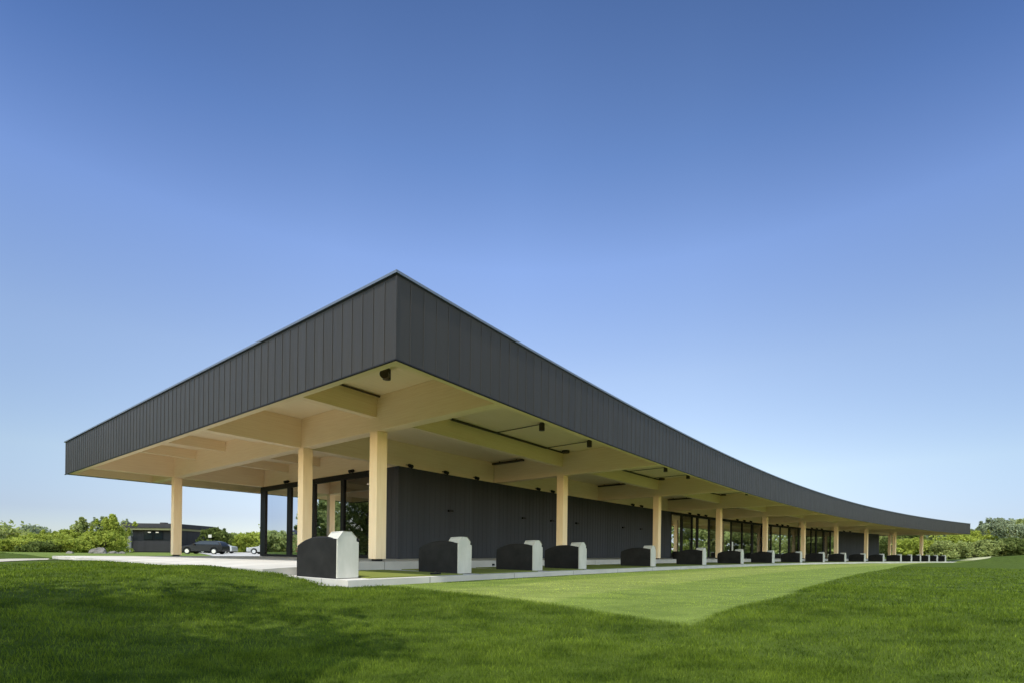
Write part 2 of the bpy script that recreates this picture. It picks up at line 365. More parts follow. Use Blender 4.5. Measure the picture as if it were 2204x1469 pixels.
# grass blades over the near lawn
def blades():
    X = []; Y = []; Hh = []; Wd = []
    for (d0, d1, dens, h, w) in ((2.9, 5.2, 5200, 0.034, 0.0036), (5.2, 8.5, 2300, 0.034, 0.0055), (8.5, 14, 700, 0.032, 0.010), (14, 24, 160, 0.032, 0.018), (24, 46, 42, 0.036, 0.030)):
        ang = 1.75; area = 0.5*ang*(d1*d1-d0*d0)*1.0; n = int(area*dens)
        r = np.sqrt(rng.uniform(d0*d0, d1*d1, n)); a = rng.uniform(-ang/2, ang/2, n)
        X.append(r*np.sin(a)); Y.append(r*np.cos(a)); Hh.append(np.full(n, h)); Wd.append(np.full(n, w))
    x = np.concatenate(X); y = np.concatenate(Y); h = np.concatenate(Hh); w = np.concatenate(Wd)
    u, v = UV(x, y)
    keep = ~((u > -0.42) & (v > 0.73)) & ~((u > -0.87) & (v > 3.0)) & ~((x < -13.5) & (v < 30) & (y > 11))
    x, y, h, w, u, v = [q[keep] for q in (x, y, h, w, u, v)]
    tee = (u > 0.3) & (v > -5.25 - 0.48*smooth((u-0.3)/4.3) + 5.2*smooth((u-25)/63)) & (u < 90)
    keep = ~tee | (rng.random(len(x)) < 0.45)
    x, y, h, w, u, v, tee = [q[keep] for q in (x, y, h, w, u, v, tee)]
    n = len(x)
    clump = 0.5 + 0.5*np.sin(x*3.1+1.3*np.sin(y*2.3))*np.sin(y*3.7+1.1*np.sin(x*1.9))
    h = h*(0.55+0.9*rng.random(n))*(0.75+0.6*clump); h = np.where(tee, h*0.42, h)
    a = rng.uniform(0, 2*pi, n); lean = rng.uniform(0.1, 0.9, n)*h; la = rng.uniform(0, 2*pi, n)
    z = lawn_z(x, y) + EYE - 0.004
    dx, dy = np.cos(a)*w/2, np.sin(a)*w/2; lx, ly = np.cos(la)*lean, np.sin(la)*lean
    V = np.empty((n, 5, 3), np.float32)
    V[:, 0] = np.stack([x-dx, y-dy, z], -1); V[:, 1] = np.stack([x+dx, y+dy, z], -1)
    V[:, 2] = np.stack([x+dx*0.8+lx*0.4, y+dy*0.8+ly*0.4, z+h*0.6], -1); V[:, 3] = np.stack([x-dx*0.8+lx*0.4, y-dy*0.8+ly*0.4, z+h*0.6], -1)
    V[:, 4] = np.stack([x+lx, y+ly, z+h], -1)
    me = bpy.data.meshes.new('grass'); me.vertices.add(n*5); me.vertices.foreach_set('co', V.ravel())
    b0 = np.arange(n)*5
    loops = np.stack([b0, b0+1, b0+2, b0+3, b0+3, b0+2, b0+4], -1).ravel().astype(np.int32)
    me.loops.add(len(loops)); me.loops.foreach_set('vertex_index', loops)
    st = np.stack([np.arange(n)*7, np.arange(n)*7+4], -1).ravel().astype(np.int32); me.polygons.add(n*2); me.polygons.foreach_set('loop_start', st)
    me.update(calc_edges=True)
    uvs = np.repeat(np.stack([u, v], -1), 7, axis=0).astype(np.float32); me.uv_layers.new(name='UVMap').data.foreach_set('uv', uvs.ravel())
    cn = np.sin(x*7.3+2*np.sin(y*5.1))*np.sin(y*8.7+2*np.sin(x*4.3)); tone = np.clip(rng.normal(0.42, 0.24, n) + 0.20*cn + 0.22*(clump-0.5), 0, 1); tone = np.where(rng.random(n) < 0.04, 1.3, tone)
    ta = me.attributes.new('tone', 'FLOAT', 'POINT'); ta.data.foreach_set('value', np.repeat(tone, 5).astype(np.float32))
    me.materials.append(M['blades']); o = bpy.data.objects.new('grass', me); COL.objects.link(o)
    tag(o, 'short green lawn grass covering the foreground', 'grass', kind='stuff')
blades()

# terrace slab (upper) and tee pad (lower)
def slab_z(u, v):
    a = min(1, max(0, (v-5)/16)) if u < 7.3 else 0
    b = min(1, max(0, (1.2-u)/2)); return ZS - 0.095*max(a, b)
sl = MB()
us = [-0.85, -0.3, 0.3, 0.7, 1.3, 2.2, 3.3, 5, 7.2] + [7.2 + (93.5-7.2)*k/60 for k in range(1, 61)]
vs_ = [3.05, 4.4, 6, 9, 12, 16, 20, 21.4]
for i in range(len(us)-1):
    for j in range(len(vs_)-1):
        a, b, c, d = us[i], us[i+1], vs_[j], vs_[j+1]
        if j == 0 and a >= 0.7: continue
        q = [(a, c), (b, c), (b, d), (a, d)]
        sl.quad([P(*p, slab_z(*p)) for p in q], q)
        def side(p, r): sl.quad([P(*p, -1.1), P(*r, -1.1), P(*r, slab_z(*r)), P(*p, slab_z(*p))], [(p[0]+p[1], -1.1), (r[0]+r[1], -1.1), (r[0]+r[1], 0), (p[0]+p[1], 0)])
        if j == 0 or (j == 1 and a >= 0.7): side((a, c), (b, c))
        if i == 0: side((a, d), (a, c))
        if j == 0 and abs(b-0.7) < 1e-6: side((b, c), (b, d))
        if i == len(us)-2: side((b, c), (b, d))
        if j == len(vs_)-2: side((b, d), (a, d))
tag(sl.build('terrace_slab', M['concrete']), kind='structure')
pd = MB().ubox(-0.42, 0.7, 0.75, 3.04, -1.1, ZP); pd.ubox(0.7, 93.2, 0.75, 4.395, -1.1, ZP)
tag(pd.build('tee_pad', M['concrete']), kind='structure')

def sheet(name, m, pts, lift=0.012, step=1.0, z=None):
    """flat sheet over a world-space quad strip, draped on the ground"""
    mb = MB(); (a, b, c, d) = pts
    n1 = max(2, int(hypot(b[0]-a[0], b[1]-a[1])/step)); n2 = max(2, int(hypot(d[0]-a[0], d[1]-a[1])/step))
    def pt(s, t):
        x = (a[0]*(1-s)+b[0]*s)*(1-t) + (d[0]*(1-s)+c[0]*s)*t; y = (a[1]*(1-s)+b[1]*s)*(1-t) + (d[1]*(1-s)+c[1]*s)*t
        zz = (float(lawn_z(x, y)) if z is None else z) + EYE + lift; return (x, y, zz)
    for i in range(n1):
        for j in range(n2):
            mb.quad([pt(i/n1, j/n2), pt((i+1)/n1, j/n2), pt((i+1)/n1, (j+1)/n2), pt(i/n1, (j+1)/n2)])
    return tag(mb.build(name, m, smooth=True), kind='structure')
sheet('path', M['path'], [(-14.2, 2), (-15.6, 17.0), (-19.3, 21.8), (-22.5, 2)], 0.02)
sheet('parking', M['asphalt'], [(-19.5, 33), (-14.0, 33), (-30, 120), (-66, 100)], 0.02, 3.0)
mbp = MB()
for k in range(60):
    a = 93.3 + k*0.9; b = a+0.9
    def q(u, v):
        v = v - 2.0*math.exp(-((u-108)/5)**2) + 0.5*sin(u*0.7); p = P(u, v); return (p[0], p[1], float(lawn_z(p[0], p[1])) + EYE + 0.03)
    mbp.quad([q(a, -0.9), q(b, -0.9), q(b, 1.9), q(a, 1.9)])
tag(mbp.build('sandy_path', M['sand'], smooth=True), kind='structure')

# ------------------------------------------------------------------ the range building
bld = empty('range_building', P(0, 0, ZP))
tag(bld, 'long curved single storey timber building with a charcoal metal fascia and wide overhanging roof', 'building')
def bp(mb, name, m, label=None, **k):
    o = part(mb, name, m, bld, **k)
    if label: o['label'] = label
    return o
# fascia with standing seams
fa = MB(); T = 0.055
fa.ubox(0, UE, 0, T, ZF, ZT-0.07, 0.67)
fa.ubox(0, UE, VB-T, VB, ZF, ZT-0.07, 1.3)
def radial_panel(u0, u1, v0, v1, z0, z1):
    n = int((v1-v0)/0.67)+1
    for i in range(n):
        a = v0+(v1-v0)*i/n; b = v0+(v1-v0)*(i+1)/n
        for (p, r) in (((u0, b), (u0, a)), ((u1, a), (u1, b))):
            fa.quad([P(*p, z0), P(*r, z0), P(*r, z1), P(*p, z1)], [(p[1]+200, z0), (r[1]+200, z0), (r[1]+200, z1), (p[1]+200, z1)])
        fa.quad([P(u0, a, z0), P(u0, b, z0), P(u1, b, z0), P(u1, a, z0)])
radial_panel(0, T, T, VB-T, ZF, ZT-0.07); radial_panel(UE-T, UE, T, VB-T, ZF, ZT-0.07)
k0 = len(fa.t)
u = 0.335
while u < UE-0.05: fa.ubox(u-0.010, u+0.010, -0.010, -0.001, ZF+0.01, ZT-0.10, 9); u += 0.335
v = 0.335
while v < VB-0.05:
    fa.vbox(-0.010, -0.001, v-0.010, v+0.010, ZF+0.01, ZT-0.10); fa.vbox(UE+0.001, UE+0.010, v-0.012, v+0.012, ZF+0.01, ZT-0.10); v += 0.335
fa.t[k0:] = [(a, b+50) for a, b in fa.t[k0:]]
fa.post(-0.004, -0.004, 0.03, ZF, ZT-0.09)
bp(fa, 'fascia', M['fascia'])
cp = MB(); o_ = 0.045
cp.ubox(-o_, UE+o_, -o_, 0.25, ZT-0.05, ZT, 1.2); cp.ubox(-o_, UE+o_, VB-0.25, VB+o_, ZT-0.05, ZT, 2)
cp.vbox(-o_, 0.25, 0.251, VB-0.251, ZT-0.05, ZT-0.001); cp.vbox(UE-0.25, UE+o_, 0.251, VB-0.251, ZT-0.05, ZT-0.001)
bp(cp, 'coping', M['coping'])
dr = MB()
dr.ubox(-0.028, UE+0.028, -0.028, 0.02, ZF-0.022, ZF-0.002, 1.2); dr.vbox(-0.028, 0.02, 0.021, VB, ZF-0.022, ZF-0.002)
bp(dr, 'drip_edge', M['frame'])
rf = MB().ubox(0.06, UE-0.06, 0.06, VB-0.06, 4.72, 4.86, 2.0); bp(rf, 'roof', M['roofing'])
ce = MB().ubox(0.07, UE-0.07, 0.07, VB-0.07, ZC, 4.70, 1.2); bp(ce, 'ceiling', M['deck'])
tr = MB(); w = 0.26
tr.ubox(0.06, UE-0.06, 0.06, w, ZG-0.005, ZG+0.10, 1.2); tr.ubox(0.06, UE-0.06, VB-w, VB-0.06, ZG-0.005, ZG+0.10, 2)
tr.vbox(0.06, w, w+0.002, VB-w-0.002, ZG-0.005, ZG+0.099); tr.vbox(UE-w, UE-0.06, w+0.002, VB-w-0.002, ZG-0.005, ZG+0.099)
tr.ubox(w-0.05, UE-w, w-0.05, w, ZG+0.10, ZC, 1.5); tr.ubox(w+0.001, UE-w-0.001, VB-w, VB-w+0.05, ZG+0.101, ZC, 3); tr.vbox(w-0.05, w, w+0.002, VB-w, ZG+0.10, ZC)
bp(tr, 'soffit_trim', M['timber'])
# glulam frame
UI = [3.3146 + 9.7765*i for i in range(10)]; HW = 0.17
for i, uc in enumerate(UI):
    ends = i in (0, 9)
    g = MB().vbox(uc-HW, uc+HW, w+0.002, VB-w-0.003 if ends else WV-0.003, ZG, ZC-0.002); bp(g, 'girder', M['timber'], bevel=0.006)
    for vv in ((4.888, 8.97, 21.11) if ends else (4.888,)):
        c = MB().post(uc, vv, 0.36 if vv < 6 else 0.34, slab_z(uc, vv)+0.065, ZG-0.001); col = bp(c, 'column', M['timber'], bevel=0.012)
        sh = MB().post(uc, vv, 0.22, slab_z(uc, vv)-0.02, slab_z(uc, vv)+0.065); sh.post(uc, vv, 0.30, slab_z(uc, vv)-0.005, slab_z(uc, vv)+0.012)
        x = part(sh, 'column_shoe', M['frame'], col); x.matrix_parent_inverse.identity()
edges_u = [w+0.002] + [q for uc in UI for q in (uc-HW-0.002, uc+HW+0.002)] + [UE-w-0.002]
for k in range(0, len(edges_u), 2):
    a, b = edges_u[k], edges_u[k+1]
    bp(MB().ubox(a, b, 4.888-0.13, 4.888+0.13, 3.88, ZC-0.002, 1.2), 'beam', M['timber'], bevel=0.005)
    bp(MB().ubox(a, b, WV+0.004, WV+0.30, ZG+0.004, ZC-0.002, 1.2), 'wall_beam', M['timber'], bevel=0.005)
for k in (0, 1):
    a, b = edges_u[2*k], edges_u[2*k+1]
    if k == 1: b = WU-0.005
    for vv in (12.05, 15.15, 18.25): bp(MB().ubox(a, b, vv-0.10, vv+0.10, 4.08, ZC-0.002, 1.5), 'joist', M['timber'])
    bp(MB().ubox(a, b, 20.98, 21.24, ZG+0.004, ZC-0.002, 1.5), 'beam', M['timber'])
bp(MB().vbox(WU+0.002, WU+0.26, WV+0.302, WB, ZG+0.004, ZC-0.002), 'wall_beam', M['timber'])
# walls
wl = MB()
def wall_u(a, b): 
    wl.ubox(a, b, WV, WV+0.30, -0.5, ZG, 0.9)
wall_u(WU, 33.0)
wl.vbox(WU, WU+0.28, WV+0.302, 9.80, -0.5, ZG)
wl2 = MB().ubox(73.0, WE, WV, WV+0.30, -0.5, ZG, 0.9); wl2.vbox(WE-0.3, WE, WV+0.302, WB, -0.5, ZG)
u = WU+0.15
while u < WE:
    if u < 33 or u > 73.1: (wl if u < 33 else wl2).ubox(u-0.008, u+0.008, WV-0.012, WV-0.001, -0.3, ZG-0.01, 3)
    u += 0.30
for vv in (9.1, 9.4, 9.7): wl.vbox(WU-0.012, WU-0.001, vv-0.008, vv+0.008, -0.3, ZG-0.01)
bp(wl, 'wall', M['wall']); bp(wl2, 'wall', M['wall'])
bw = MB(); bw.ubox(WU+0.3, 31, WB-0.2, WB, -0.5, ZG, 3); bw.ubox(46, 55, WB-0.2, WB, -0.5, ZG, 3); bw.ubox(58, 66, WB-0.2, WB, -0.5, ZG, 3); bw.ubox(69, WE, WB-0.2, WB, -0.5, ZG, 3)
bw.ubox(31, 69, WB-0.2, WB, 2.0, ZG-0.01, 3)
bp(bw, 'rear_wall', M['wall'])
iw = MB(); iw.vbox(18.0, 18.2, WV+0.32, WB-0.22, -0.3, 4.4); iw.vbox(31.0, 31.2, WV+0.32, WB-0.22, -0.3, 4.4); iw.vbox(73.5, 73.7, WV+0.32, WB-0.22, -0.3, 4.4)
iw.ubox(WU+0.3, WE-0.4, WV+0.31, WB-0.25, 4.35, 4.45, 2)
iw.ubox(52, 57, 15.0, 15.2, -0.3, 4.3, 2)
bp(iw, 'partition', M['inside'])
bp(MB().ubox(WU+0.05, WE-0.05, WV+0.05, WB-0.05, -0.40, ZS+0.012, 2), 'floor', M['inside_floor'])
for vv in (10.6, 12.6, 14.6):
    o = bp(MB().vbox(10.2, 10.3, vv, vv+1.2, 3.62, 3.68), 'strip_lamp', M['lamp'])
# glazing: each window = frame + pane
def win_v(v0, v1, jl, jr):
    fr = MB(); z0, z1 = ZS-0.02, ZG
    if v0 > 14: z0 = -0.40
    fr.vbox(WU-0.06, WU+0.10, v0, v1, 3.25, z1-0.002); fr.vbox(WU-0.06, WU+0.10, v0, v1, z0, z0+0.12)
    fr.vbox(WU-0.06, WU+0.10, v0, v0+jl, z0+0.121, 3.249); fr.vbox(WU-0.06, WU+0.10, v1-jr, v1, z0+0.121, 3.249)
    f = bp(fr, 'window', M['frame'])
    g = MB(); g.quad([P(WU, v1-jr, z0+0.12), P(WU, v0+jl, z0+0.12), P(WU, v0+jl, 3.25), P(WU, v1-jr, 3.25)])
    x = part(g, 'pane', M['glass'], f); x.matrix_parent_inverse.identity()
for a in ((9.802, 12.98, 0.08, 0.13), (12.982, 15.55, 0.13, 0.17), (15.552, 17.98, 0.17, 0.2), (17.982, 21.25, 0.2, 0.60)): win_v(*a)
mull = [(33.0, .10), (34.9, .16), (36.8, .08), (37.8, .16), (40.1, .12), (42.4, .22), (44.8, .08), (47.3, .09), (49.7, .22), (52.2, .18), (54.5, .08), (56.9, .08), (59.4, .22), (62.1, .22), (64.0, .08), (65.7, .08), (67.2, .18), (69.5, .22), (71.6, .12), (73.0, .12)]
for (a, ha), (b, hb) in zip(mull[:-1], mull[1:]):
    z0 = ZS-0.02; fr = MB(); v0, v1 = WV-0.02, WV+0.12; a0 = a+0.001; b0 = b-0.001
    if a == 33.0: a0 = 33.004
    fr.ubox(a0, b0, v0, v1, 3.28, ZG-0.002, 3); fr.ubox(a0, b0, v0, v1, z0, z0+0.10, 3)
    fr.ubox(a0, a+ha, v0, v1, z0+0.101, 3.279, 3); fr.ubox(b-hb, b0, v0, v1, z0+0.101, 3.279, 3)
    f = bp(fr, 'window', M['frame'])
    g = MB(); g.quad([P(a+ha, WV+0.04, z0+0.1), P(b-hb, WV+0.04, z0+0.1), P(b-hb, WV+0.04, 3.28), P(a+ha, WV+0.04, 3.28)])
    x = part(g, 'pane', M['glass_long'], f); x.matrix_parent_inverse.identity()
# fittings under the roof
def fitting(u, v):
    m = MB(); c = P(u, v); m.tube((c[0], c[1], ZC+EYE-0.03), (c[0], c[1], ZC+EYE-0.002), 0.07, n=12); m.tube((c[0], c[1], ZC+EYE-0.27), (c[0], c[1], ZC+EYE-0.03), 0.10, n=16)
    bp(m, 'ceiling_light', M['fitting'])
def pipe(p, q, r=0.024, name='conduit'):
    bp(MB().tube(p, q, r, n=8), name, M['fitting'])
zp = ZC-0.045
for i in range(9):
    u0, u1 = UI[i], UI[i+1]
    m = MB(); s0 = u0+2.7 if i == 0 else u0+HW+3.5
    pts = [s0 + (u1-HW-0.15-s0)*k/4 for k in range(5)]
    for a, b in zip(pts[:-1], pts[1:]): m.tube(P(a, 4.60, zp), P(b, 4.60, zp), 0.035, n=8)
    m.tube(P(s0, 4.66, zp-0.01), P(u1-HW-1.4, 4.66, zp-0.01), 0.02, n=8)
    for du in ((4.94, 8.14) if i == 0 else (5.7, 8.6)):
        m.tube(P(u0+du, 4.58, zp), P(u0+du, 2.55, zp), 0.016, n=6); fitting(u0+du, 2.5)
    bp(m, 'conduit', M['fitting'])
    jb = MB(); c = P(u1-0.55, 4.35); jb.tube((c[0], c[1], ZC+EYE-0.10), (c[0], c[1], ZC+EYE-0.003), 0.17, n=16); bp(jb, 'junction_box', M['fitting'])
    ht = MB().vbox(u1-0.44, u1-0.28, 6.9, 8.85, ZC-0.14, ZC-0.06); ht.vbox(u1-0.38, u1-0.34, 7.3, 7.34, ZC-0.06, ZC-0.003); ht.vbox(u1-0.38, u1-0.34, 8.4, 8.44, ZC-0.06, ZC-0.003); bp(ht, 'heater_bar', M['fitting'])
m = MB().tube(P(1.5, 4.60, zp), P(3.12, 4.60, zp), 0.03, n=8); bp(m, 'conduit', M['fitting'])
fitting(1.95, 2.75)
m = MB(); m.tube(P(1.95, 2.75, ZC-0.2), P(1.75, 2.6, ZC-0.22), 0.09, 0.11, n=12); bp(m, 'ceiling_light', M['fitting'])
for v0 in (10.5, 13.6): bp(MB().vbox(5.2, 5.32, v0, v0+1.6, ZC-0.10, ZC-0.03), 'heater_bar', M['timber'])
def flood(u, v, du=0, dv=-1):
    m = MB(); a = P(u, v, ZG+0.05); 
    m.tube(P(u, v, ZG+0.0), P(u, v, ZG+0.10), 0.05, n=8)
    c = P(u+du*0.16, v+dv*0.16, ZG+0.02); m.tube(P(u-du*0.05, v-dv*0.05, ZG+0.10), c, 0.065, 0.08, n=10)
    m.ubox(u-0.17, u+0.17, v-0.05, v+0.05, ZG+0.075, ZG+0.095, 2)
    bp(m, 'floodlight', M['frame'])
for u in (7.69, 9.66, 11.59, 16.34, 17.65, 26.88, 28.13, 36.03, 37.68, 39.12, 45.83, 47.44, 48.98, 55.69, 57.07, 58.59, 65.5, 67.0, 68.5, 75.5, 77.5): flood(u, WV-0.08)
for v in (12.11, 18.07): flood(WU-0.10, v, -1, 0)
for u in (10.02, 15.23, 17.74, 20.26, 25.81, 28.27): bp(MB().ubox(u-0.13, u+0.13, WV-0.11, WV-0.002, 1.80, 1.90, 2), 'wall_light', M['frame'])
bp(MB().ubox(7.9, 8.0, 4.36, 4.398, ZP+0.06, ZP+0.13, 2), 'outlet', M['frame'])

# ------------------------------------------------------------------ ball dispensers between the bays
def make_divider():
    root = empty('bay_divider', (0, 0, 0)); W, L = 0.48, 1.43
    prof = [(0.02, 0.0), (L, 0.0), (L+0.01, 0.40), (L-0.01, 0.655), (L-0.14, 0.715), (L-0.32, 0.770), (L-0.52, 0.812), (L-0.72, 0.828), (0.50, 0.830), (0.36, 0.822), (0.02, 0.792)]
    b = MB(); y0, y1 = 0.0, W+0.028
    A = [(y0, x, z) for x, z in prof]; B = [(y1, x, z) for x, z in prof]
    # front body with rounded shoulders: inner ring raised a little, outer ring lower
    n = len(prof)
    def sh(pts, dy, dz): return [(p[0]+dy, p[1], (p[2]+dz) if p[2] > 0.45 else p[2]) for p in pts]
    rings = [sh(A, 0, -0.035), sh(A, 0.012, -0.012), sh(A, 0.045, 0.0), sh(B, -0.045, 0.0), sh(B, -0.012, -0.012), sh(B, 0, -0.035)]
    for r0, r1 in zip(rings[:-1], rings[1:]):
        for k in range(n):
            j = (k+1) % n; b.quad([r0[k], r0[j], r1[j], r1[k]])
    b.quad(rings[0][::-1]); b.quad(rings[-1])
    b.build('body', M['black_panel'], root)
    out = [(0, 0.012), (0, 0.775), (0.125, 0.92), (0.30, 0.92), (0.425, 0.80), (0.425, 0.735), (0.48, 0.715), (0.48, 0.012)]
    f = MB().prism(out, -0.018, 0.018); f.build('front_panel', M['white_panel'], root, bevel=0.004)
    c = MB(); t = 0.012; cap = [(-0.008, 0.768), (0.122, 0.927), (0.303, 0.927), (0.433, 0.798)]; inn = [(0.008, 0.762), (0.128, 0.912), (0.297, 0.912), (0.42, 0.79)]
    for k in range(3):
        (a, za), (b2, zb) = cap[k], cap[k+1]; (ia, iza), (ib, izb) = inn[k], inn[k+1]
        ra, rza, ria, riza = (a, za-0.01, ia, iza-0.01) if k else (0.026, 0.806, 0.040, 0.800)   # the side facet narrows towards the back
        c.hexa([(ia, 0.019, iza), (ib, 0.019, izb), (ib, 0.36, izb-0.01), (ria, 0.36, riza), (a, -0.03, za), (b2, -0.03, zb), (b2, 0.37, zb-0.01), (ra, 0.37, rza)])
    c.build('cap', M['white_panel'], root)
    h = MB().box(0.10, 0.40, 0.05, 0.34, 0.80, 0.90); h.build('neck', M['black_panel'], root)
    k = MB(); k.tube((0.46, 0.06, 0.76), (0.53, 0.06, 0.76), 0.032, n=10); k.tube((0.475, 0.06, 0.70), (0.475, 0.06, 0.83), 0.022, n=8); k.build('handle', M['fitting'], root)
    bs = MB().box(0.0, 0.50, 0.02, 1.40, 0, 0.012); bs.build('base_plate', M['frame'], root)
    return root
words = ['nearest', 'second', 'third', 'fourth', 'fifth', 'sixth', 'seventh', 'eighth', 'ninth', 'tenth', 'eleventh', 'twelfth', 'thirteenth', 'fourteenth', 'fifteenth', 'sixteenth', 'seventeenth', 'eighteenth', 'nineteenth', 'last']
DU = [-0.31, 3.02, 6.17, 8.80, 14.6, 20.75, 26.85, 33.1, 39.75, 46.0, 52.5, 58.9, 65.4, 71.7, 75.6, 79.0, 82.3, 85.4, 88.6]
proto = make_divider()
for i, u in enumerate(DU):
    o = proto if i == 0 else copy_tree(proto)
    o.location = P(u, 1.28, ZP); o.rotation_euler.z = heading(u) + (0 if i < 2 else random.uniform(-0.02, 0.02))
    wd = words[i] if i < len(DU)-1 else 'farthest'
    lab = {0: 'black humped divider with sunlit off white end, nearest the pad corner',
           1: 'charcoal humped divider with white end, second from the pad corner',
           2: 'black humped divider with white end, third from the pad corner',
           3: 'black humped divider with white end, in front of the second front column'}.get(i, 'low black bay divider, %s' % (wd+' from the pad corner' if wd != 'farthest' else 'farthest away along the row'))
    tag(o, lab, 'bay divider', 'bay dividers along the curved tee line')
# hitting mats
def mat_thing(a, b, k):
    mb = MB().ubox(a, b, 1.02, 4.1, ZP+0.001, ZP+0.022, 1.0); org = P((a+b)/2, 2.5, ZP)
    o = mb.build('hitting_mat', M['mat'], None, origin=org); return o
ks = ['sunlit olive turf mat between the nearest divider and the second', 'shaded olive turf mat between the second divider and the third', 'shaded olive turf mat between the third divider and the fourth']
for i in range(len(DU)-1):
    a, b = DU[i]+0.56, DU[i+1]-0.08
    o = mat_thing(a, b, i)
    tag(o, ks[i] if i < 3 else 'green turf mat between the %s and the %s divider in the row' % (words[i], words[i+1] if i+1 < len(DU)-1 else 'farthest'), 'turf mat', 'turf hitting mats between the dividers')
def sensor(u, v, lab):
    r = empty('tee_box', P(u, v, ZP+0.022), heading(u))
    MB().box(-0.11, 0.11, -0.07, 0.07, 0, 0.035).build('case', M['frame'], r, bevel=0.008)
    MB().tube((0, 0, 0.035), (0, 0, 0.06), 0.018, n=8).build('tee', M['fitting'], r)
    tag(r, lab, 'tee box')
sensor(2.25, 1.25, 'small black tee box at the front edge of the sunlit mat')
# ball trays standing on the slab behind the tee line
def make_bench():
    r = empty('ball_tray', (0, 0, 0))
    MB().box(-0.45, 0.45, -0.22, 0.22, 0.36, 0.52).build('tray', M['frame'], r, bevel=0.01)
    for sx in (-0.38, 0.38):
        MB().box(sx-0.03, sx+0.03, -0.18, 0.18, 0, 0.36).build('leg', M['frame'], r)
    return r
bn = make_bench()
for i, (u, lab) in enumerate(((27.4, 'low black bench on the slab behind the gap right of the sixth divider'), (34.6, 'low black bench on the slab right of the seventh divider'), (41.0, 'low black bench on the slab right of the eighth divider'))):
    o = bn if i == 0 else copy_tree(bn)
    o.location = P(u, 5.6, ZS); o.rotation_euler.z = heading(u); tag(o, lab, 'bench', 'black benches behind the tee line')

# ------------------------------------------------------------------ trees
def foliage_mesh(name, clumps, per, leaf, m, parent, seed):
    g = np.random.default_rng(seed); c = []; tn = []
    for (x, y, z, r) in clumps:
        n = int(per*(0.7+0.6*g.random()))
        d = g.normal(0, 1, (n, 3)); d /= np.linalg.norm(d, axis=1)[:, None]; rr = r*g.random(n)**0.45
        c.append(np.stack([x+d[:, 0]*rr, y+d[:, 1]*rr, z+d[:, 2]*rr*0.8], -1)); tn.append(np.clip(g.normal(g.uniform(0.2, 0.8), 0.22, n), 0, 1))
    c = np.concatenate(c); tn = np.concatenate(tn); n = len(c)
    a = g.normal(0, 1, (n, 3)); a /= np.linalg.norm(a, axis=1)[:, None]; b = np.cross(a, g.normal(0, 1, (n, 3))); b /= np.linalg.norm(b, axis=1)[:, None]
    s = (leaf*(0.6+0.8*g.random(n)))[:, None]
    V = np.stack([c-a*s, c-b*s*0.55, c+a*s, c+b*s*0.55], 1).astype(np.float32)
    me = bpy.data.meshes.new(name); me.vertices.add(n*4); me.vertices.foreach_set('co', V.ravel())
    me.loops.add(n*4); me.loops.foreach_set('vertex_index', np.arange(n*4, dtype=np.int32)); me.polygons.add(n); me.polygons.foreach_set('loop_start', np.arange(n, dtype=np.int32)*4)
    me.update(calc_edges=True)
    me.attributes.new('tone', 'FLOAT', 'POINT').data.foreach_set('value', np.repeat(tn, 4).astype(np.float32))
    me.materials.append(m); o = bpy.data.objects.new(name, me); COL.objects.link(o); o.parent = parent; return o
def tree(x, y, h, w, kind, seed, label, cat='tree', shoots=0, bare=0.16, leaf=0.16, per=70, ncl=60, spiky=False, name=None, group=None, z=None):
    g = random.Random(seed); zb = (float(lawn_z(x, y)) if z is None else z)
    r = empty(name or ('shrub' if cat == 'shrub' else 'tree'), (x, y, zb+EYE-0.03)); t = MB()
    tw = max(0.04, h*0.022); lean = g.uniform(-0.04, 0.04)*h
    t.tube((0, 0, 0), (lean*0.5, 0, h*0.5), tw, tw*0.65, 8); t.tube((lean*0.5, 0, h*0.5), (lean, 0, h*0.88), tw*0.65, tw*0.2, 8)
    cl = []
    nl = 7 if not spiky else 4
    for k in range(nl):
        a = 2*pi*k/nl + g.uniform(-.4, .4); zz = h*g.uniform(bare+0.05, 0.6); rr = w*0.5*g.uniform(0.55, 0.95); ze = min(h*0.93, zz + h*g.uniform(0.12, 0.34))
        e = (cos(a)*rr, sin(a)*rr, ze); t.tube((lean*zz/h, 0, zz), e, tw*0.4, tw*0.12, 6); cl.append((e[0], e[1], e[2], w*g.uniform(0.11, 0.2)))
    t.build('trunk', M['bark'], r)
    for k in range(ncl):
        f = g.random()**0.85; zz = h*(bare + (1-bare)*f)
        if spiky: rad = w*0.5*(1.02-f)**0.75
        else: rad = w*0.5*max(0.12, math.sin(pi*min(1, (0.12+0.86*f)))**0.6)
        rad *= 0.75+0.35*sin(seed+zz*2.2+k); a = g.uniform(0, 2*pi); q = rad*g.random()**0.5
        cl.append((lean*f+cos(a)*q, sin(a)*q, zz, w*g.uniform(0.05, 0.14)*(0.6 if f > 0.85 else 1)))
    for k in range(shoots):                                # upright young shoots that break the outline
        a = g.uniform(0, 2*pi); q = w*0.5*g.random()**0.6; z0 = h*g.uniform(0.55, 0.85); hh = h*g.uniform(0.12, 0.30)*(1.1-q/w)
        for n_ in range(5): cl.append((cos(a)*q+g.uniform(-.05, .05), sin(a)*q, z0+hh*n_/4, w*0.055*(1.25-n_*0.22)))
    foliage_mesh('crown', cl, per, leaf, M[kind], r, seed)
    return tag(r, label, cat, group)
def px(x, Y): return (x-1102)/1047.6*Y            # lateral offset of something seen at picture column x, distance Y
def topz(x, y, Y): return (1186.8 + 0.01285*(x-1102) - y)/1047.6*Y
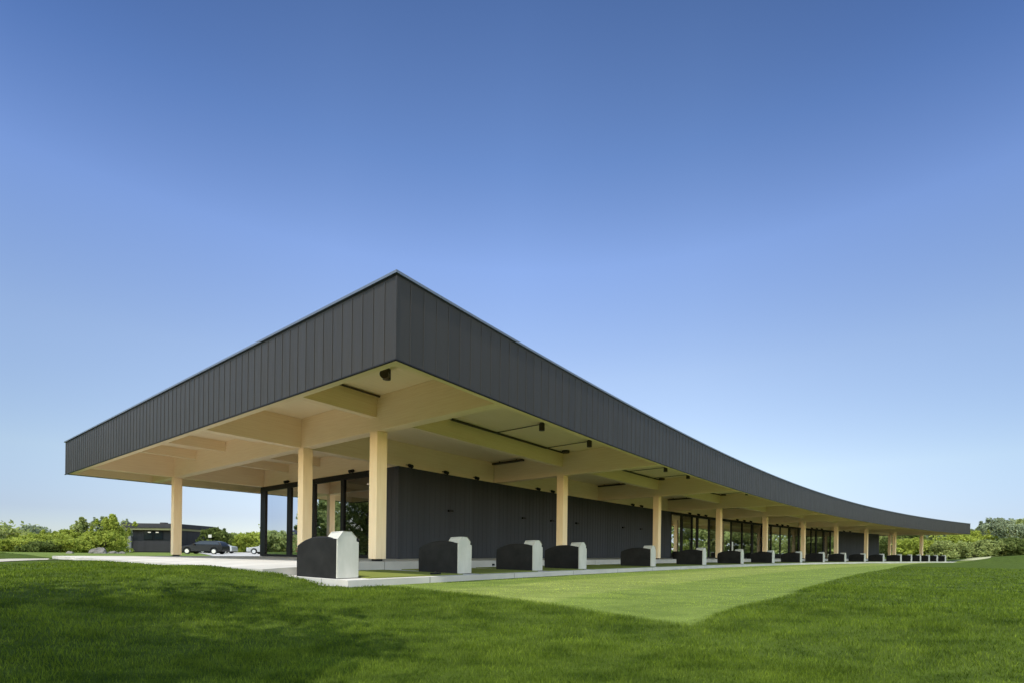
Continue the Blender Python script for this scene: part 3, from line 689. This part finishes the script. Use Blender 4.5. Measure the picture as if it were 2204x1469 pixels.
# young trees and bushes at the left, in front of a taller blue-green row
GL = 'bushes and young trees left of the grey outbuilding'
left = [ # picture column, top row, distance, width, kind, label, cat, spiky
 (-45, 1118, 58, 6.0, 'leaf_fresh', 'bright green bushy tree cut by the left edge of the picture', 'tree', False),
 (12, 1132, 62, 4.2, 'leaf_blue', 'blue green treetop rising by itself near the left edge', 'tree', True),
 (25, 1140, 56, 5.0, 'leaf_fresh', 'rounded yellow green bush below the leftmost treetop', 'shrub', False),
 (70, 1132, 60, 5.6, 'leaf_blue', 'broad blue green tree between the left edge and the dip in the hedge line', 'tree', False),
 (78, 1150, 54, 4.2, 'leaf_fresh', 'low yellow green bush in front of the broad blue green tree', 'shrub', False),
 (112, 1152, 57, 3.8, 'leaf_fresh', 'low bright bush in the dip of the hedge line', 'shrub', False),
 (145, 1140, 58, 4.6, 'leaf_fresh', 'fresh green bush just left of the tall slender tree', 'shrub', False),
 (177, 1112, 60, 3.0, 'leaf_olive', 'tall slender tree standing above the hedge left of the boulder', 'tree', True),
 (160, 1160, 52, 3.2, 'leaf_fresh', 'low leafy bush at the foot of the tall slender tree', 'shrub', False),
 (198, 1146, 56, 3.6, 'leaf_fresh', 'leafy yellow green bush directly behind the boulder', 'shrub', False),
 (217, 1111, 63, 2.4, 'leaf_blue', 'thin pale blue green tree with a wispy top behind the boulder', 'tree', True),
 (240, 1108, 61, 4.6, 'leaf_fresh', 'bright green tree with a pointed spire top left of the outbuilding', 'tree', True),
 (226, 1142, 55, 3.8, 'leaf_fresh', 'yellow green bush between the boulder and the outbuilding', 'shrub', False),
 (254, 1134, 64, 3.0, 'leaf_fresh', 'dense light green bush touching the left wall of the outbuilding', 'shrub', False),
 (268, 1120, 78, 4.0, 'leaf_blue', 'dark treetop peeking over the outbuilding roof corner', 'tree', False)]
left += [(35, 1160, 50, 4.4, 'leaf_fresh', 'low dense shrub by the path at the left edge', 'shrub', False), (84, 1166, 50, 3.8, 'leaf_deep', 'low shrub with brown stems beside the path, left of the slab', 'shrub', False),
         (122, 1164, 52, 3.4, 'leaf_fresh', 'small round bush above the left end of the slab', 'shrub', False)]
for i, (x, yt, Y, wd, kd, lab, cat, sp) in enumerate(left):
    X = px(x, Y); zb = float(lawn_z(X, Y)); h = topz(x, yt, Y) - zb
    tree(X, Y, h, wd, kd, 100+i, lab, cat, bare=0.02, leaf=0.12, per=52, ncl=125 if wd > 4 else 90, spiky=sp, group=GL, shoots=9)
# trees behind the cars
GC = 'trees behind the parked cars'
for i, (x, yt, Y, wd, kd, lab) in enumerate([
 (466, 1133, 70, 4.6, 'leaf_deep', 'dark rounded tree at the right end of the outbuilding'),
 (502, 1146, 92, 6.0, 'leaf_olive', 'olive tree just right of the dark rounded tree'),
 (522, 1147, 88, 5.2, 'leaf_fresh', 'bright yellow green tree behind the gap in the parked cars'),
 (545, 1143, 90, 6.4, 'leaf_fresh', 'broad green tree behind the white car'),
 (578, 1140, 92, 7.0, 'leaf_olive', 'green tree half hidden by the glazed end wall')]):
    X = px(x, Y); tree(X, Y, topz(x, yt, Y)+0.5, wd, kd, 200+i, lab, 'tree', bare=0.03, leaf=0.18, per=60, ncl=100, group=GC, shoots=8)
# the wood at the right, behind the far end of the roof
GR = 'wood beyond the far end of the building'
right = [(1905, 1150, 118, 10, 'leaf_olive', 'olive tree seen under the roof between the far wall and the end columns'),
 (1945, 1146, 112, 9, 'leaf_deep', 'dark green tree between the last two front columns'),
 (1965, 1158, 100, 7, 'leaf_fresh', 'low bright bush left of the last front column'),
 (2005, 1143, 116, 10, 'leaf_olive', 'grey green tree just right of the last front column'),
 (2040, 1140, 112, 9, 'leaf_blue', 'blue green tree under the far roof overhang'),
 (2062, 1150, 105, 9, 'leaf_fresh', 'bright yellow green tree below the far roof corner'),
 (2098, 1143, 110, 8, 'leaf_fresh', 'light green tree just outside the far roof corner'),
 (2125, 1130, 112, 9, 'leaf_olive', 'olive tree stepping up towards the tall clump at the right'),
 (2150, 1116, 110, 11, 'leaf_blue', 'tallest rounded tree near the right edge with a grey green crown'),
 (2186, 1119, 114, 11, 'leaf_olive', 'tall tree with a feathery top next to the right edge'),
 (2222, 1122, 110, 12, 'leaf_olive', 'tall tree cut by the right edge of the picture'),
 (2170, 1160, 98, 9, 'leaf_deep', 'darker low tree in front of the tall clump'),
 (2120, 1164, 98, 8, 'leaf_olive', 'low shrubby tree left of the dark low tree'),
 (2025, 1165, 98, 7, 'leaf_olive', 'low shrubby tree behind the row of farthest dividers')]
for i, (x, yt, Y, wd, kd, lab) in enumerate(right):
    X = px(x, Y); zb = float(lawn_z(X, Y)); tree(X, Y, topz(x, yt, Y)-zb, wd, kd, 300+i, lab, 'tree', bare=0.02, leaf=0.24, per=75, ncl=135, group=GR, shoots=12)
# trees that show only mirrored in or through the glazing
GM = 'trees seen only in the glazing'
for i, (x, y, h, wd) in enumerate([(-36.5, 23.5, 8.0, 9.0), (-40, 17.0, 9.4, 10.5), (-43, 28.5, 6.4, 6.0), (-29, 12.0, 5.0, 6.0)]):
    tree(x, y, h, wd, 'leaf_olive', 400+i, 'broad tree mirrored in the glazed end wall', 'tree', leaf=0.16, per=90, ncl=130, bare=0.06, group=GM)
for i in range(17):
    a = radians(50 + i*4.6); rr = 128 + 5*sin(i*2.1)
    tree(rr*sin(a), rr*cos(a), 8.5+1.3*sin(i*1.7), 14, 'leaf_olive', 420+i, 'tree of the wood mirrored in the long glazing', 'tree', leaf=0.36, per=55, ncl=120, bare=0.0, group='trees mirrored in the long glazing')
for i, (u, v) in enumerate([(28, 62), (36, 70), (44, 60), (52, 68), (61, 62), (70, 70), (80, 60), (92, 66), (104, 58)]):
    p = P(u, v); tree(p[0], p[1], 5.2+(i % 3)*0.7, 14, 'leaf_fresh', 440+i, 'green tree behind the building seen through its windows', 'tree', leaf=0.3, per=80, ncl=120, bare=0.0, group='trees behind the building')
# the tree behind the viewer whose shade falls on the lawn
tree(-7.9, 0.2, 12.0, 7.0, 'leaf_deep', 501, 'tall leafy tree outside the picture at the left, nearer to the terrace', 'tree', bare=0.45, leaf=0.13, per=120, ncl=95)
tree(-4.7, -1.5, 12.0, 7.0, 'leaf_deep', 503, 'tall leafy tree outside the picture, behind the viewer', 'tree', bare=0.45, leaf=0.13, per=120, ncl=95)

# ------------------------------------------------------------------ outbuilding
def outbuilding():
    Y0 = 68.0; zg = -0.46
    x0, x1 = px(285, Y0), px(384, Y0)
    base = (x0, Y0, zg+EYE)
    r = empty('outbuilding', base)
    W1 = x1-x0; H = topz(285, 1139, Y0)-zg; HR = topz(285, 1125, Y0)-zg
    m = MB().box(0, W1, 0, 7.0, -0.3, H); m.box(-0.02, W1+0.02, -0.04, 0, -0.1, 1.0); m.build('wall', M['pav_wall'], r)
    rf = MB(); rf.box(-0.9, W1+0.3, -0.8, 7.4, H+0.30, HR); rf.build('roof', M['pav_wall'], r)
    MB().box(-0.8, W1+0.2, -0.7, 7.3, H, H+0.29).build('soffit', M['pav_soffit'], r)
    MB().box(2.2, 2.9, 2.2, 2.9, HR, HR+0.30).build('vent', M['pav_wall'], r)
    MB().box(-0.75, -0.02, -0.3, 0.5, -0.3, 2.0).build('pier', M['grey_stone'], r)
    for a in (1.6, 3.0):
        w = MB(); w.box(a, a+1.3, -0.07, -0.045, 1.55, 2.75); f = w.build('window', M['frame'], r)
        g = MB().box(a+0.06, a+1.24, -0.08, -0.072, 1.62, 2.68).build('pane', M['car_glass'], f)
    for a in (2.2, 3.3): MB().box(a, a+0.4, -0.1, -0.082, 2.5, 2.64).build('strip_lamp', M['lamp_dim'], r)
    # lower wing behind
    Y1 = 76.0; dx = px(384, Y1)-x0; W2 = px(440, Y1)-px(384, Y1); H2 = topz(420, 1150, Y1)-zg; HR2 = topz(420, 1139.5, Y1)-zg; dy = Y1-Y0
    MB().box(dx, dx+W2, dy, dy+3, -0.3, H2).build('wall', M['pav_wall'], r)
    MB().box(dx-0.4, dx+W2+0.7, dy-1.4, dy+3.4, H2+0.25, HR2).build('roof', M['pav_wall'], r)
    MB().box(dx-0.3, dx+W2+0.6, dy-1.3, dy+3.3, H2+0.02, H2+0.24).build('soffit', M['pav_soffit'], r)
    MB().box(dx+1.8, dx+2.3, dy+2, dy+2.5, HR2, HR2+0.4).build('vent', M['pav_wall'], r)
    MB().box(dx+2.6, dx+4.6, dy-0.06, dy-0.01, 1.2, H2-0.1).build('window', M['car_glass'], r)
    tag(r, 'low charcoal outbuilding with flat roof and olive soffit beyond the slab at the left', 'building')
outbuilding()
bh = empty('brick_house', (-76.0, 37.0, EYE-0.6)); bh.rotation_euler.z = 1.0
MB().box(-2.6, 2.6, -2.2, 2.2, -0.2, 3.0).build('wall', mat('red brick', (0.30, 0.13, 0.08), 0.9)[0], bh)
MB().prism([(-2.9, 3.0), (2.9, 3.0), (0, 4.4)], -2.5, 2.5).build('roof', M['pav_wall'], bh)
for sy in (-2.21, 2.21): MB().box(-0.6, 0.6, min(sy, sy*1.01), max(sy, sy*1.01), 1.0, 2.2).build('window', M['car_glass'], bh)
tag(bh, 'small red brick house mirrored in the glazed end wall', 'house')
for i, (x, y, w_) in enumerate([(-69, 40, 9), (-64, 46, 9), (-58, 52, 10), (-80, 30, 9), (-52, 40, 4)]):
    tree(x, y, 3.2+0.5*(i % 2), w_, 'leaf_olive', 460+i, 'low hedge tree mirrored in the glazed end wall', 'tree', leaf=0.25, per=50, ncl=80, bare=0.0, group='hedge mirrored in the glazed end wall')
sg = empty('sign', (px(452, 66), 66, EYE-0.46))
MB().box(-0.04, 0.04, -0.04, 0.04, 0, 2.0).build('post', M['frame'], sg); MB().box(-0.22, 0.22, -0.07, -0.041, 1.9, 2.3).build('board', M['white_panel'], sg)
tag(sg, 'small white square sign on a dark post behind the black car', 'sign')

# ------------------------------------------------------------------ cars
def make_car(paint, kind):
    r = empty('parked_car', (0, 0, 0))
    L = 4.75
    if kind == 'wagon':
        low = [(0.0, .55), (0.05, .75), (0.25, .86), (1.15, 1.02), (4.55, 1.05), (4.72, .95), (4.75, .5)]
        top = [(1.15, 1.02), (2.05, 1.46), (2.6, 1.52), (3.7, 1.50), (4.35, 1.38), (4.62, 1.05)]
    else:
        low = [(0.0, .55), (0.05, .72), (0.3, .82), (1.25, .95), (4.1, 1.0), (4.65, .92), (4.7, .5)]
        top = [(1.3, .95), (2.1, 1.36), (2.6, 1.42), (3.2, 1.38), (4.0, 1.0)]
    def body(poly, w0, w1, zb, name, m, parent, inset=0):
        b = MB(); n = len(poly)
        zs = [p[1] for p in poly]; zmin, zmax = min(zs), max(zs)
        def wd(z): t = (z-zmin)/max(1e-6, zmax-zmin); return w0+(w1-w0)*t
        A = [(x, -wd(z)/2, z) for x, z in poly]; B = [(x, wd(z)/2, z) for x, z in poly]
        for k in range(n): j = (k+1) % n; b.quad([A[k], A[j], B[j], B[k]])
        b.quad(A[::-1]); b.quad(B); return b.build(name, m, parent, bevel=0.05)
    arch = []
    for cx in (3.85, 0.95):
        arch += [(cx+0.38, .28), (cx+0.36, .50), (cx+0.2, .68), (cx, .72), (cx-0.2, .68), (cx-0.36, .50), (cx-0.38, .28)]
    poly = low + [(4.7, .28)] + arch + [(0.05, .28)]
    body(poly, 1.80, 1.66, 0, 'body', paint, r)
    body(top, 1.62, 1.20, 0, 'cabin', paint, r)
    gx = [(1.45, 1.08), (2.12, 1.40), (2.6, 1.455), (3.65, 1.44), (4.2, 1.34), (4.42, 1.08)] if kind == 'wagon' else [(1.55, 1.0), (2.15, 1.31), (2.6, 1.36), (3.15, 1.33), (3.75, 1.03)]
    for s in (-1, 1):
        b = MB(); z0, z1 = gx[0][1], max(z for _, z in gx)
        def yy(z): t = (z-1.02)/(0.5); return s*(0.815-0.20*t+0.012)
        b.quad([(x, yy(z), z) for x, z in gx]); b.quad([(x, yy(z)-s*0.01, z) for x, z in gx][::-1]); b.build('window', M['car_glass'], r)
    b = MB(); a0, a1 = top[0], top[1]; b.quad([(a0[0]+0.08, -0.72, a0[1]+0.06), (a0[0]+0.08, 0.72, a0[1]+0.06), (a1[0]-0.04, 0.60, a1[1]-0.01), (a1[0]-0.04, -0.60, a1[1]-0.01)]); b.build('windscreen', M['car_glass'], r)
    for cx in (0.95, 3.85):
        for s in (-1, 1):
            w = MB().tube((cx, s*0.70, 0.33), (cx, s*0.90, 0.33), 0.33, n=24).build('wheel', M['tyre'], r)
            rm = MB().tube((cx, s*0.895, 0.33), (cx, s*0.91, 0.33), 0.22, n=16)
            rm.build('rim', M['rim'], w)
    for s in (-1, 1): MB().box(0.02, 0.42, s*0.62-0.14, s*0.62+0.16, 0.66, 0.80).build('headlight', M['headlight'], r)
    for s in (-1, 1): MB().box(1.62, 1.80, s*0.88-0.08, s*0.88+0.08, 1.02, 1.16).build('mirror', paint, r)
    return r
def place_car(paint, kind, xpx, Y, rz, lab):
    c = make_car(paint, kind); x = px(xpx, Y); c.location = (x, Y, float(lawn_z(x, Y))+EYE+0.022); c.rotation_euler.z = rz
    tag(c, lab, 'car', 'cars parked beyond the terrace')
place_car(M['car_black'], 'wagon', 394, 55.0, 0.05, 'black estate car parked side on, just right of the rear corner column')
place_car(M['car_black'], 'sedan', 398, 70.0, 0.1, 'dark car mostly hidden behind the black estate car')
place_car(M['car_silver'], 'sedan', 428, 66.0, 0.08, 'silver car showing behind the tail of the black estate car')
place_car(M['car_white'], 'sedan', 536, 62.0, 0.1, 'white car half hidden by the glazed end wall')

# ------------------------------------------------------------------ boulders
def boulder(xpx, Y, sx, sz, seed, lab):
    import bmesh
    from mathutils import noise as mn, Vector
    bm = bmesh.new(); bmesh.ops.create_icosphere(bm, subdivisions=4, radius=1)
    for v in bm.verts:
        p = v.co.copy(); d = 1 + 0.35*mn.noise(p*1.2 + Vector((seed, 0, 0))) + 0.12*mn.noise(p*3.5 + Vector((0, seed, 0)))
        v.co = Vector((p.x*d*sx, p.y*d*sx*0.7, max(-0.25, p.z*d)*sz))
    me = bpy.data.meshes.new('boulder'); bm.to_mesh(me); bm.free(); me.materials.append(M['rock'])
    me.polygons.foreach_set('use_smooth', [False]*len(me.polygons))
    o = bpy.data.objects.new('boulder', me); COL.objects.link(o); x = px(xpx, Y); o.location = (x, Y, float(lawn_z(x, Y))+EYE+0.05*sz)
    tag(o, lab, 'rock', 'rocks at the foot of the bushes')
boulder(212, 48, 0.80, 0.55, 3.1, 'large grey boulder in the grass below the slender tree')
boulder(243, 50, 0.45, 0.22, 5.1, 'small flat pale rock just right of the large boulder')
boulder(262, 50, 0.35, 0.2, 8.3, 'small pale rock at the foot of the bush by the outbuilding')
boulder(151, 44, 0.3, 0.2, 9.3, 'small pale rock behind the left end of the slab')

# ------------------------------------------------------------------ light, sky, camera
sd = np.array([-0.774, -1.857, 4.03]); sd /= np.linalg.norm(sd)
elev = math.asin(sd[2]); rot = atan2(sd[0], sd[1])
from mathutils import Vector, Matrix
L = bpy.data.lights.new('sun', 'SUN'); L.energy = 2.75; L.angle = radians(0.53); L.color = (1.0, 0.95, 0.86)
so = bpy.data.objects.new('sun', L); COL.objects.link(so); so.rotation_euler = Vector(sd).to_track_quat('Z', 'Y').to_euler(); so.location = (0, -20, 60)
W = bpy.data.worlds.new('World'); S.world = W; W.use_nodes = True; nt = W.node_tree
bg = nt.nodes['Background']; sky = nt.nodes.new('ShaderNodeTexSky'); sky.sky_type = 'NISHITA'; sky.sun_disc = False
sky.sun_elevation = elev; sky.sun_rotation = rot; sky.altitude = 0; sky.air_density = 1.0; sky.dust_density = 0.0; sky.ozone_density = 3.0
tc = nd(nt, 'ShaderNodeTexCoord'); sp = nd(nt, 'ShaderNodeSeparateXYZ'); nt.links.new(tc.outputs['Generated'], sp.inputs[0])
SK = 0.92
rp = ramp(nt, sp.outputs[2], [(0.000, (0.329, 0.353, 0.412)), (0.060, (0.410, 0.365, 0.400)), (0.150, (0.700, 0.560, 0.470)), (0.330, (0.790, 0.650, 0.575)), (0.500, (0.708, 0.647, 0.672)), (0.620, (0.462, 0.484, 0.554)), (0.750, (0.275, 0.312, 0.386)), (0.970, (0.706, 0.706, 0.765))])  # grading by height; zenith above the view is lifted for extra fill
hx = mathn(nt, 'DIVIDE', sp.outputs[0], mathn(nt, 'MAXIMUM', mathn(nt, 'SQRT', mathn(nt, 'ADD', mathn(nt, 'MULTIPLY', sp.outputs[0], sp.outputs[0]), mathn(nt, 'MULTIPLY', sp.outputs[1], sp.outputs[1]))), 0.05))
az = ramp(nt, mathn(nt, 'ADD', mathn(nt, 'MULTIPLY', hx, 0.5), 0.5), [(0.140, (0.523, 0.589, 0.677)), (0.325, (0.888, 0.897, 0.910)), (0.500, (1.000, 1.000, 1.000)), (0.675, (0.894, 0.911, 0.921)), (0.860, (0.570, 0.640, 0.730))])
# sky round the sun, behind the viewer, boosted and warmed to add fill light
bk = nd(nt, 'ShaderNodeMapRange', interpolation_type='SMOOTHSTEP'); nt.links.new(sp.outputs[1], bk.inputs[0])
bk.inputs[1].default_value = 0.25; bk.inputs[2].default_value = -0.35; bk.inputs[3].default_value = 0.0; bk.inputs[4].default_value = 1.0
azf = ramp(nt, sp.outputs[2], [(0.03, (.20, .20, .35)), (0.15, (.15, .15, .30)), (0.30, (.28, .28, .32)), (0.48, (.28, .28, .28)), (0.66, (0, 0, 0))])
az = mixc(nt, azf, az, (1.0, 1.0, 1.0))
frontc = mixc(nt, 1.0, mixc(nt, 1.0, mixc(nt, 1.0, sky.outputs[0], rp, 'MULTIPLY'), az, 'MULTIPLY'), (1.7, 1.7, 1.7), 'MULTIPLY')
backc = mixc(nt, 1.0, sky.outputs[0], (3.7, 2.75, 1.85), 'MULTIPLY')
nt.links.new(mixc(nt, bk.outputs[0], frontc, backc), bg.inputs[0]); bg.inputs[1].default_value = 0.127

cam = bpy.data.cameras.new('camera'); co = bpy.data.objects.new('camera', cam); COL.objects.link(co); S.camera = co
cam.sensor_fit = 'HORIZONTAL'; cam.sensor_width = 36; cam.lens = 36*FOC; cam.shift_y = (1186.78-734.5)/2204; cam.clip_end = 5000; cam.clip_start = 0.05
co.matrix_world = Matrix.Translation((0, 0, EYE)) @ Matrix.Rotation(radians(90), 4, 'X') @ Matrix.Rotation(ROLL, 4, 'Z')
S.view_settings.view_transform = 'Standard'; S.view_settings.look = 'None'; S.view_settings.exposure = 0.85; S.view_settings.gamma = 1.0
S.cycles.max_bounces = 10; S.cycles.diffuse_bounces = 6; S.cycles.transparent_max_bounces = 12
